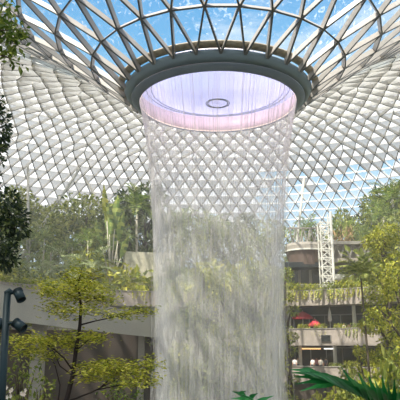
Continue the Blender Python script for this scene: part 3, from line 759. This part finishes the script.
# parapet planters: hanging greenery on the three terraces
PT_['tA'] = bush(R, M['yellowleaf'], 330, (1.3, .7, .8), .3, .16, 'planter_shrub', 1.0)
PT_['tB'] = bush(R, M['hillleaf'], 330, (1.3, .7, .7), .3, .16, 'planter_shrub', 1.2)
for fl, bt, tp_, nm in LV:
    a = -58
    while a < 58:
        key = R.choice(('tA', 'tB', 'tA') if nm != 'lower' else ('tB', 'tA'))
        if nm == 'upper' and bearing(108, 27) < a < bearing(158, 27): a += 4
        if not (nm == 'lower' and bearing(286, 27) < a < bearing(330, 27)):
            p = pol(27.15, a)
            plant(key, PT_[key], p.x, p.y, radians(-a), R.uniform(.75, 1.1)*(1.1 if nm == 'upper' else .85), f'{"yellow-green" if key == "tA" else "mid green"} shrub trailing over the parapet of the {nm} terrace', 'shrub', f'planting along the {nm} terrace', tp_-.1)
        a += R.uniform(3.6, 5.2)
# trees on the valley floor just behind and beside the water
def vtree(name, px, py0, Y, cr, leaf, bark, label, n, L, W, low=.3, nc=8, wide=1.0):
    x = xat(px, 330, Y); g = hz(x, Y); o = broad(zat(py0, Y)-g, cr, R, leaf, bark, n, L, W, wide, name, low, nc)
    o.location = (x, Y, g); tag(o, label, 'tree'); return o
vtree('broadleaf_tree', 390, 220, 58, 2.6, M['yellowleaf'], M['bark'], 'large leafy yellow-green tree filling the right edge beside the terraces', 5200, .34, .2, .25, 14, 1.0)
vtree('broadleaf_tree', 402, 262, 50, 2.6, M['yellowleaf'], M['bark'], 'bushy yellow-green tree cut by the right edge, in front of the large one', 2200, .3, .17, .3, 8)
Y = 54; x = xat(370, 330, Y); g = hz(x, Y); o = palm(zat(272, Y)-g, R, M['hillleaf'], 18, 2.3, 15, .8, .12, 'slender_palm', .1, M['bark'], 1.3)
o.location = (x-.25, Y, g); tag(o, 'slender palm with a long bare brown trunk standing in front of the right-hand terraces', 'palm')
vtree('broadleaf_tree', 288, 262, 68, 1.5, M['hillleaf'], M['bark'], 'narrow green tree hugging the right edge of the waterfall', 900, .36, .2, .2, 9, .8)
vtree('broadleaf_tree', 360, 345, 58, 1.2, M['yellowleaf'], M['bark'], 'small yellow-green tree in front of the lower terrace column', 800, .3, .17, .3, 7)
vtree('broadleaf_tree', 345, 366, 56, 1.2, M['hillleaf'], M['bark'], 'low green tree below the white terrace column', 600, .3, .16, .3, 7)
vtree('broadleaf_tree', 205, 262, 68, 2.4, M['yellowleaf'], M['bark'], 'yellow-green tree seen dimly through the left half of the waterfall', 900, .42, .22, .3)
vtree('broadleaf_tree', 238, 290, 66, 2.3, M['hillleaf'], M['bark'], 'mid green tree seen dimly through the right half of the waterfall', 900, .42, .22, .3)
vtree('broadleaf_tree', 180, 310, 66, 2.0, M['hillleaf'], M['bark'], 'low green tree seen through the left edge of the waterfall', 800, .4, .22, .3)
for px, py, Y, cr, lf, n_, tx_ in ((170, 285, 64, 2.1, 'hillleaf', 900, 'green tree behind the left edge of the falling water'), (196, 300, 62, 2.4, 'hillleaf', 900, 'green tree low behind the falling water, left of its middle'), (222, 272, 69, 2.4, 'yellowleaf', 1000, 'tallest yellow-green tree standing in the middle behind the falling water'), (258, 268, 68, 2.2, 'hillleaf', 1000, 'tall green tree right of the middle behind the falling water'), (274, 296, 64, 1.9, 'yellowleaf', 900, 'yellow-green tree behind the right edge of the falling water'), (246, 325, 61, 2.2, 'yellowleaf', 900, 'low yellow-green tree behind the falling water, right of its middle'), (214, 335, 60, 2.2, 'hillleaf', 900, 'low green tree in the middle behind the falling water'), (180, 345, 59, 2, 'yellowleaf', 800, 'low yellow-green tree behind the left side of the falling water')):
    vtree('broadleaf_tree', px, py, Y, cr, M[lf], M['bark'], tx_, n_, .42, .22, .2, 9)
# climbing plants on the base wall and shrubs in the valley
PT_['vS'] = bush(R, M['hillleaf'], 420, (1.5, 1.1, 1.3), .3, .17)
PT_['vY'] = bush(R, M['yellowleaf'], 420, (1.5, 1.1, 1.2), .3, .17)
for key, px, py, Y, s in (('vY', 338, 388, 52, 1.3), ('vS', 358, 380, 50, 1.6), ('vY', 380, 372, 47, 1.8), ('vS', 398, 360, 45, 1.8), ('vY', 318, 400, 54, 1.2), ('vS', 300, 402, 56, 1.1), ('vY', 392, 390, 42, 1.6), ('vS', 365, 398, 44, 1.5)):
    x = xat(px, py, Y); g = hz(x, Y); hgt = zat(py, Y)-g+.8
    lab_ = ('green' if key == 'vS' else 'yellow-green') + ' shrub in the valley planting below the right-hand terraces'
    plant(key, PT_[key], x, Y, R.uniform(0, 6.3), (s, s, max(.8, hgt/1.9)), lab_, 'shrub', 'green valley shrubs on the right' if key == 'vS' else 'yellow valley shrubs on the right')

# ------------------------------------------------------------------ small layered tree in the left foreground
FY = 14.0
def F(px, py, dy=0): return at(px, py, FY+dy)
bs = F(62, 430); bs.z = 0
ft = empty('layered_tree', bs, 0, 'slender dark-stemmed tree with flat tiers of small yellow-green leaves, left foreground', 'tree')
tr = MB(); f = MB(); rel2 = lambda p: p - bs
def limb(pts, r0, r1):
    q = [rel2(F(*p)) for p in pts]; k = len(q); tr.tube(q, [r0+(r1-r0)*i/(k-1) for i in range(k)], 7); return q
q0 = [V((0, 0, -.1)), rel2(F(66, 402)), rel2(F(73, 375)), rel2(F(76, 350)), rel2(F(80, 325, .05)), rel2(F(81, 305, .05)), rel2(F(78, 285, .05)), rel2(F(82, 268, .05))]
tr.tube(q0, [.075, .055, .05, .045, .04, .032, .022, .01], 8)
LB = [([(80, 325), (95, 321, -.1), (120, 316, -.2), (145, 311, -.3)], .02), ([(81, 305), (95, 298, .2), (112, 296, .4)], .015), ([(79, 300), (62, 290, -.3), (46, 285, -.5)], .016), ([(80, 292), (92, 280, -.3), (104, 276, -.5)], .013), ([(78, 288), (66, 276, .3), (56, 270, .5)], .012),
      ([(74, 372), (64, 358, -.2), (50, 346, -.4), (34, 341, -.5), (14, 340, -.6)], .022), ([(73, 376), (60, 366, .2), (54, 352, .3), (44, 340, .5)], .018), ([(77, 350), (88, 340, -.2), (102, 336, -.3)], .014), ([(58, 402), (60, 385, .3), (55, 365, .4), (48, 352, .5)], .02),
      ([(66, 402), (90, 393, -.2), (112, 382, -.3), (118, 378, -.3)], .024), ([(100, 388, -.2), (118, 372, 0), (140, 368, .1), (158, 356, .1)], .016), ([(74, 376), (90, 370, -.3), (110, 364, -.5)], .014), ([(96, 390, -.2), (125, 384, -.5), (148, 380, -.6)], .014)]
for pts, r0 in LB: limb(pts, r0, .005)
def tier(px, py, rx, ry, n, dy=0, dz=.9):
    """flat spray of leaves with hair-thin twigs: centre, half width and half height in picture units at this tree's distance"""
    c = rel2(F(px, py, dy)); sx = rx*FY/583; sz = ry*FY/583
    for _ in range(int(n*1.25)):
        v = V((R.gauss(0, .5), R.gauss(0, .5), R.gauss(0, .6))); v.z -= .3*v.x*v.x - R.uniform(-.35, .35); p = c + V((v.x*sx*1.15, v.y*dz, v.z*sz)); a = R.uniform(0, 6.3)
        f.leaf(p, V((cos(a), sin(a), R.uniform(-.45, .2))), V((R.uniform(-.4, .4), R.uniform(-.5, .3), 1)).normalized(), R.uniform(.07, .15), R.uniform(.04, .07))
        if R.random() < .12: tr.tube([p, p.lerp(c, .35)+V((0, 0, -.05))], .0035, 3, False)
for a in ((80, 274, 14, 7, 200), (70, 283, 22, 7, 260, .3), (92, 287, 18, 6, 210, -.3), (60, 292, 20, 6, 230, -.4), (82, 297, 26, 6, 300, .1), (102, 299, 16, 5, 160, .3), (48, 287, 10, 5, 90, -.4), (60, 307, 16, 5, 170, -.2), (88, 309, 18, 5, 170, -.3), (118, 314, 16, 4, 140, -.2), (142, 310, 14, 4, 110, -.3), (66, 315, 10, 4, 70, 0),
          (20, 340, 16, 5, 190, -.5), (42, 341, 18, 6, 260, -.4), (62, 340, 14, 6, 190, .2), (36, 350, 16, 5, 150, .4), (88, 337, 16, 5, 190, -.2), (70, 345, 12, 5, 110, 0), (98, 336, 10, 4, 80, -.3), (50, 356, 12, 4, 90, .3), (25, 352, 10, 4, 60, -.2),
          (100, 371, 18, 6, 250, -.4), (122, 369, 18, 7, 260, 0), (108, 363, 16, 4, 160, -.4), (140, 371, 14, 6, 180, .1), (132, 381, 16, 5, 170, -.5), (150, 362, 12, 5, 130, .1), (92, 378, 10, 4, 80, -.2), (150, 380, 8, 4, 60, -.5), (86, 366, 10, 4, 80, -.3)): tier(*a)
tr.build('trunk', M['darkbark'], ft, True); f.build('foliage', M['foreleaf'], ft)

# dark tree and leafy branch on the left edge
x = at(-34, 300, 16).x; dt = empty('dark_tree', (x, 16, 0), 0, 'dark dense tree cut off by the left edge of the photo', 'tree'); dl = V(dt.location)
m = MB(); m.tube([(0, 0, -.1), (.05, 0, 3), (0, .1, 6), (.1, 0, 9)], [.26, .2, .14, .05], 9); f = MB()
for px, py, rx, rz, n in ((0, 128, 8, 24, 260), (-8, 150, 12, 20, 200), (2, 240, 13, 26, 420), (14, 216, 13, 10, 200), (16, 228, 12, 8, 170), (8, 200, 12, 10, 180), (6, 258, 10, 12, 170), (-20, 190, 20, 30, 300), (-6, 100, 8, 16, 120), (-30, 270, 24, 20, 160)):
    c = at(px, py, 16)-dl; k = 16/583; clump(f, c, (rx*k, .6, rz*k), n, .17, .08, R, .4, .2)
    m.tube([(.05, 0, c.z-.5), c], [.05, .012], 5, False)
m.build('trunk', M['darkbark'], dt, True); f.build('foliage', M['darkleaf'], dt)
x = at(-90, 100, 7.5).x; nt_ = empty('broadleaf_tree', (x, 7.5, 0), 0, 'near tree whose sunlit leafy branch reaches into the top left corner', 'tree'); dl = V(nt_.location)
m = MB(); top = at(-70, 40, 7.5)-dl; m.tube([(0, 0, -.1), (.05, 0, 2.4), top, top+V((-.1, 0, 1))], [.12, .1, .06, .03], 9); f = MB()
for px, py, rx, ry, n in ((4, 14, 13, 9, 60), (12, 30, 14, 10, 75), (4, 44, 11, 9, 60), (17, 44, 9, 6, 36), (20, 30, 9, 5, 30), (8, 57, 9, 5, 30), (2, 28, 8, 14, 50), (-20, 30, 20, 26, 130), (20, 62, 5, 3, 8), (6, 4, 9, 5, 24)):
    c = at(px, py, 7.5)-dl; k = 7.5/583; clump(f, c, (rx*k, .22, ry*k), n, .105, .05, R, .5, .2)
    m.tube([top.lerp(V((0, 0, 2.4)), .15), top.lerp(c, .6)+V((0, 0, .05)), c], [.03, .014, .004], 5, False)
m.build('trunk', M['bark'], nt_, True); f.build('foliage', M['nearleaf'], nt_)

# low planting at the foot of the lamp
def lowbush(px, py, Y, rad, leaf, label, n, L, W, blossom=0):
    o = bush(R, leaf, n, rad, L, W); x = xat(px, 395, Y); o.location = (x, Y, hz(x, Y)); z = zat(py, Y)-o.location.z; o.scale = (1, 1, z/(rad[2]*1.35)); tag(o, label, 'shrub')
    if blossom:
        m = MB()
        for _ in range(blossom):
            c = V((R.uniform(-1, 1)*rad[0]*.9, -rad[1]*R.uniform(.3, 1), rad[2]*R.uniform(.6, 1.3)))
            for q in range(5): m.leaf(c, (cos(q*1.26), -.5, sin(q*1.26)), V((0, -1, 0)), .035, .03)
        m.build('blossom', M['petal'], o)['label'] = 'white blossoms'
lowbush(12, 384, 11.5, (.32, .3, .5), M['nearleaf'], 'small shrub with white blossoms at the foot of the lamp post', 160, .1, .05, 26)
lowbush(22, 350, 17.5, (.5, .4, 1.0), M['hillleaf'], 'loose green shrub behind the lamp post under the left tier of leaves', 300, .13, .06)
lowbush(40, 372, 15.3, (.3, .3, .6), M['hillleaf'], 'low green shrub beneath the layered tree', 120, .12, .06)
lowbush(116, 380, 17, (.5, .4, .8), M['nearleaf'], 'loose green shrub between the trunk and the right tier of the layered tree', 220, .12, .06)
lowbush(140, 388, 16, (.5, .4, .6), M['nearleaf'], 'low green shrub below the right tier of the layered tree', 190, .12, .06)

# ------------------------------------------------------------------ lamp post with two floodlights
LY = 8.0; lb = V((xat(3.0, 400, LY), LY, 0)); lp = empty('lamp_post', lb, 0, 'dark blue-grey lamp post with two floodlights at the left edge', 'lamp')
tp_ = at(7.5, 293, LY)-lb; m = MB(); m.tube([(0, 0, 0), tp_*.5, tp_], [.056, .05, .046], 14); m.build('pole', M['lamp'], lp, True)
m = MB(); m.lathe([(.13, 0), (.13, .025), (.06, .05)], k=20); m.build('base_plate', M['lamp'], lp)
def flood(a0, hub, face, nm, r_=.075, L_=.17):
    h = empty('floodlight'); h.parent = lp
    m = MB(); m.tube([a0, a0.lerp(hub, .5)+V((0, 0, .015)), hub], .022, 8); m.build('bracket', M['lamp'], h, True)
    d = V(face).normalized(); q = d.to_track_quat('Z', 'Y').to_matrix()
    m = MB(); m.lathe([(.01, -.06), (.045, -.055), (.06, 0), (r_, .03), (r_, L_), (r_*.9, L_), (r_*.86, L_-.03)], k=24)
    m.v = [tuple(q @ V(p) + hub) for p in m.v]; m.build('housing', M['lamp'], h, True)
    m = MB(); m.lathe([(.005, L_-.03), (r_*.86, L_-.03)], k=24); m.v = [tuple(q @ V(p) + hub) for p in m.v]; m.build('lens', M['lens'], h)
    m = MB()
    for i in range(4):
        z = -.045+.012*i; m.lathe([(.035, z), (.066, z), (.066, z+.005), (.035, z+.005)], k=20, close=True)
    m.v = [tuple(q @ V(p) + hub) for p in m.v]; m.build('cooling_fin', M['lamp'], h)
P_ = lambda px, py, dy=0: at(px, py, LY+dy)-lb
flood(P_(8, 294), P_(18.5, 293, -.02), (.5, -.35, -.8), 'upper', .062, .12)
flood(P_(5, 324), P_(17.5, 324, -.02), (.75, -.3, -.5), 'lower', .066, .12)
flood(P_(5, 324), P_(0, 324, .05), (-.7, .5, -.6), 'far', .066, .12)
m = MB(); m.tube([P_(6.5, 294), P_(9.5, 290.5), P_(13, 293)], [.05, .035, .024], 8); m.build('top_bracket', M['lamp'], lp, True)

# ------------------------------------------------------------------ near palm at the lower right
NY = 3.0
def frontpalm(px, base_py, Y, label, specs):
    bp = at(px, base_py, Y); b0 = V((bp.x, bp.y, 0)); t = empty('front_palm', b0, 0, label, 'palm')
    m = MB(); m.tube([(0, 0, -.05), (.02, 0, bp.z*.5), (0, 0, bp.z+.02)], [.09, .075, .06], 10); m.build('trunk', M['bark'], t, True)
    for pts, leaves in specs:
        P = [at(*p)-b0 for p in pts]; P = [V((0, 0, bp.z))] + P
        m = MB(); k = len(P); m.tube(P, [.011-.008*i/(k-1) for i in range(k)], 6); rb = m.build('midrib', M['frontleaf'], t, True)
        m = MB()
        for (x0, y0, d0), (x1, y1, d1), w_ in leaves:
            a_, b_ = at(x0, y0, Y+d0)-b0, at(x1, y1, Y+d1)-b0; d = b_-a_; L_ = d.length; d.normalize()
            s_ = d.cross(V((.1, -1, .35))).normalized(); u = s_.cross(d); n0 = len(m.v); K = 6
            for i in range(K+1):
                q = i/K; ww = w_*(.45+.55*sin(pi*min(1, q*1.4+.1)))*(1-q**3)*.5 + .0008
                c = a_ + d*L_*q + V((0, 0, -.02*q*q*L_*4))
                m.v += [tuple(c+s_*ww+u*ww*.35), tuple(c), tuple(c-s_*ww+u*ww*.35)]
                if i:
                    o_ = n0+3*i; m.f += [(o_-3, o_-2, o_+1, o_), (o_-2, o_-1, o_+2, o_+1)]
        m.build('leaflet', M['frontleaf'], rb, True)
    return t
S = []
rib = [V(p) for p in ((398, 414, .05), (376, 402, 0), (354, 392, 0), (332, 380, -.05), (314, 372.5, -.1))]
rp = [tuple(p) for p in rib]
def ribp(t):
    a = t*4; i = min(3, int(a)); return rib[i].lerp(rib[i+1], a-i)
lv = [(.98, (290.5, 366.5, -.2), .034), (.86, (291, 369, -.18), .036), (.8, (292.5, 373.5, -.15), .036), (.76, (295, 381, -.1), .034), (.7, (300, 388, -.06), .034), (.72, (308, 368, -.22), .04), (.74, (298, 367.5, -.2), .036), (.62, (318, 367.5, -.22), .042), (.66, (312, 368.5, -.2), .042),
      (.55, (327, 370, -.22), .044), (.5, (333, 370.5, -.22), .044), (.46, (341, 363.5, -.1), .03), (.44, (338, 373, -.22), .046), (.4, (347, 371, -.22), .046), (.34, (358, 368.5, -.12), .036), (.36, (352, 374, -.22), .046), (.3, (361, 374, -.22), .046), (.26, (368, 371, -.14), .044),
      (.2, (374, 374, -.2), .046), (.16, (382, 371, -.14), .044), (.1, (387, 376, -.2), .046), (.06, (394, 373, -.14), .046), (.0, (402, 374, -.14), .046), (.03, (398, 380, -.2), .046), (.13, (379, 380, -.22), .046), (.24, (364, 380, -.24), .046), (.34, (346, 379, -.24), .044), (.58, (322, 377, -.1), .03)]
S.append((rp, [((*ribp(t)[:2], ribp(t)[2]), e, w_) for t, e, w_ in lv]))
S.append(([(430, 400, .1), (450, 380, .1)], [((435, 395, .1), (420, 372, .1), .03), ((445, 388, .1), (440, 360, .1), .03), ((425, 405, .1), (408, 378, .1), .034)]))
for p in S:
    p[0][:] = [(a_, b_, NY+c_) for a_, b_, c_ in p[0]]
frontpalm(418, 420, NY, 'near dark green palm frond reaching in from the lower right corner', S)
S2 = [([(262, 408, NY+.3), (250, 398, NY+.28), (238, 393, NY+.25)], [((262, 407, .3), (289, 401, .3), .026), ((256, 403, .3), (274, 394, .3), .026), ((250, 398, .3), (258, 392, .25), .024), ((245, 396, .3), (232, 390, .25), .026), ((250, 399, .3), (231, 397, .3), .024), ((240, 394, .25), (246, 390, .2), .02)])]
frontpalm(272, 430, NY+.0, 'small dark palm tips rising at the bottom edge below the waterfall', S2)

# ------------------------------------------------------------------ drifting mist
m, nt, out = mat('mist'); vs = N(nt, 'VolumeScatter'); vs.inputs['Density'].default_value = .0030; vs.inputs['Anisotropy'].default_value = .25; vs.inputs['Color'].default_value = (1, .97, .92, 1)
nt.links.new(vs.outputs[0], out.inputs['Volume'])
mb = MB(); mb.box((0, 66, 6.5), (130, 62, 25)); tag(mb.build('mist', m), 'thin drifting mist filling the valley around the waterfall', 'mist', kind='stuff')
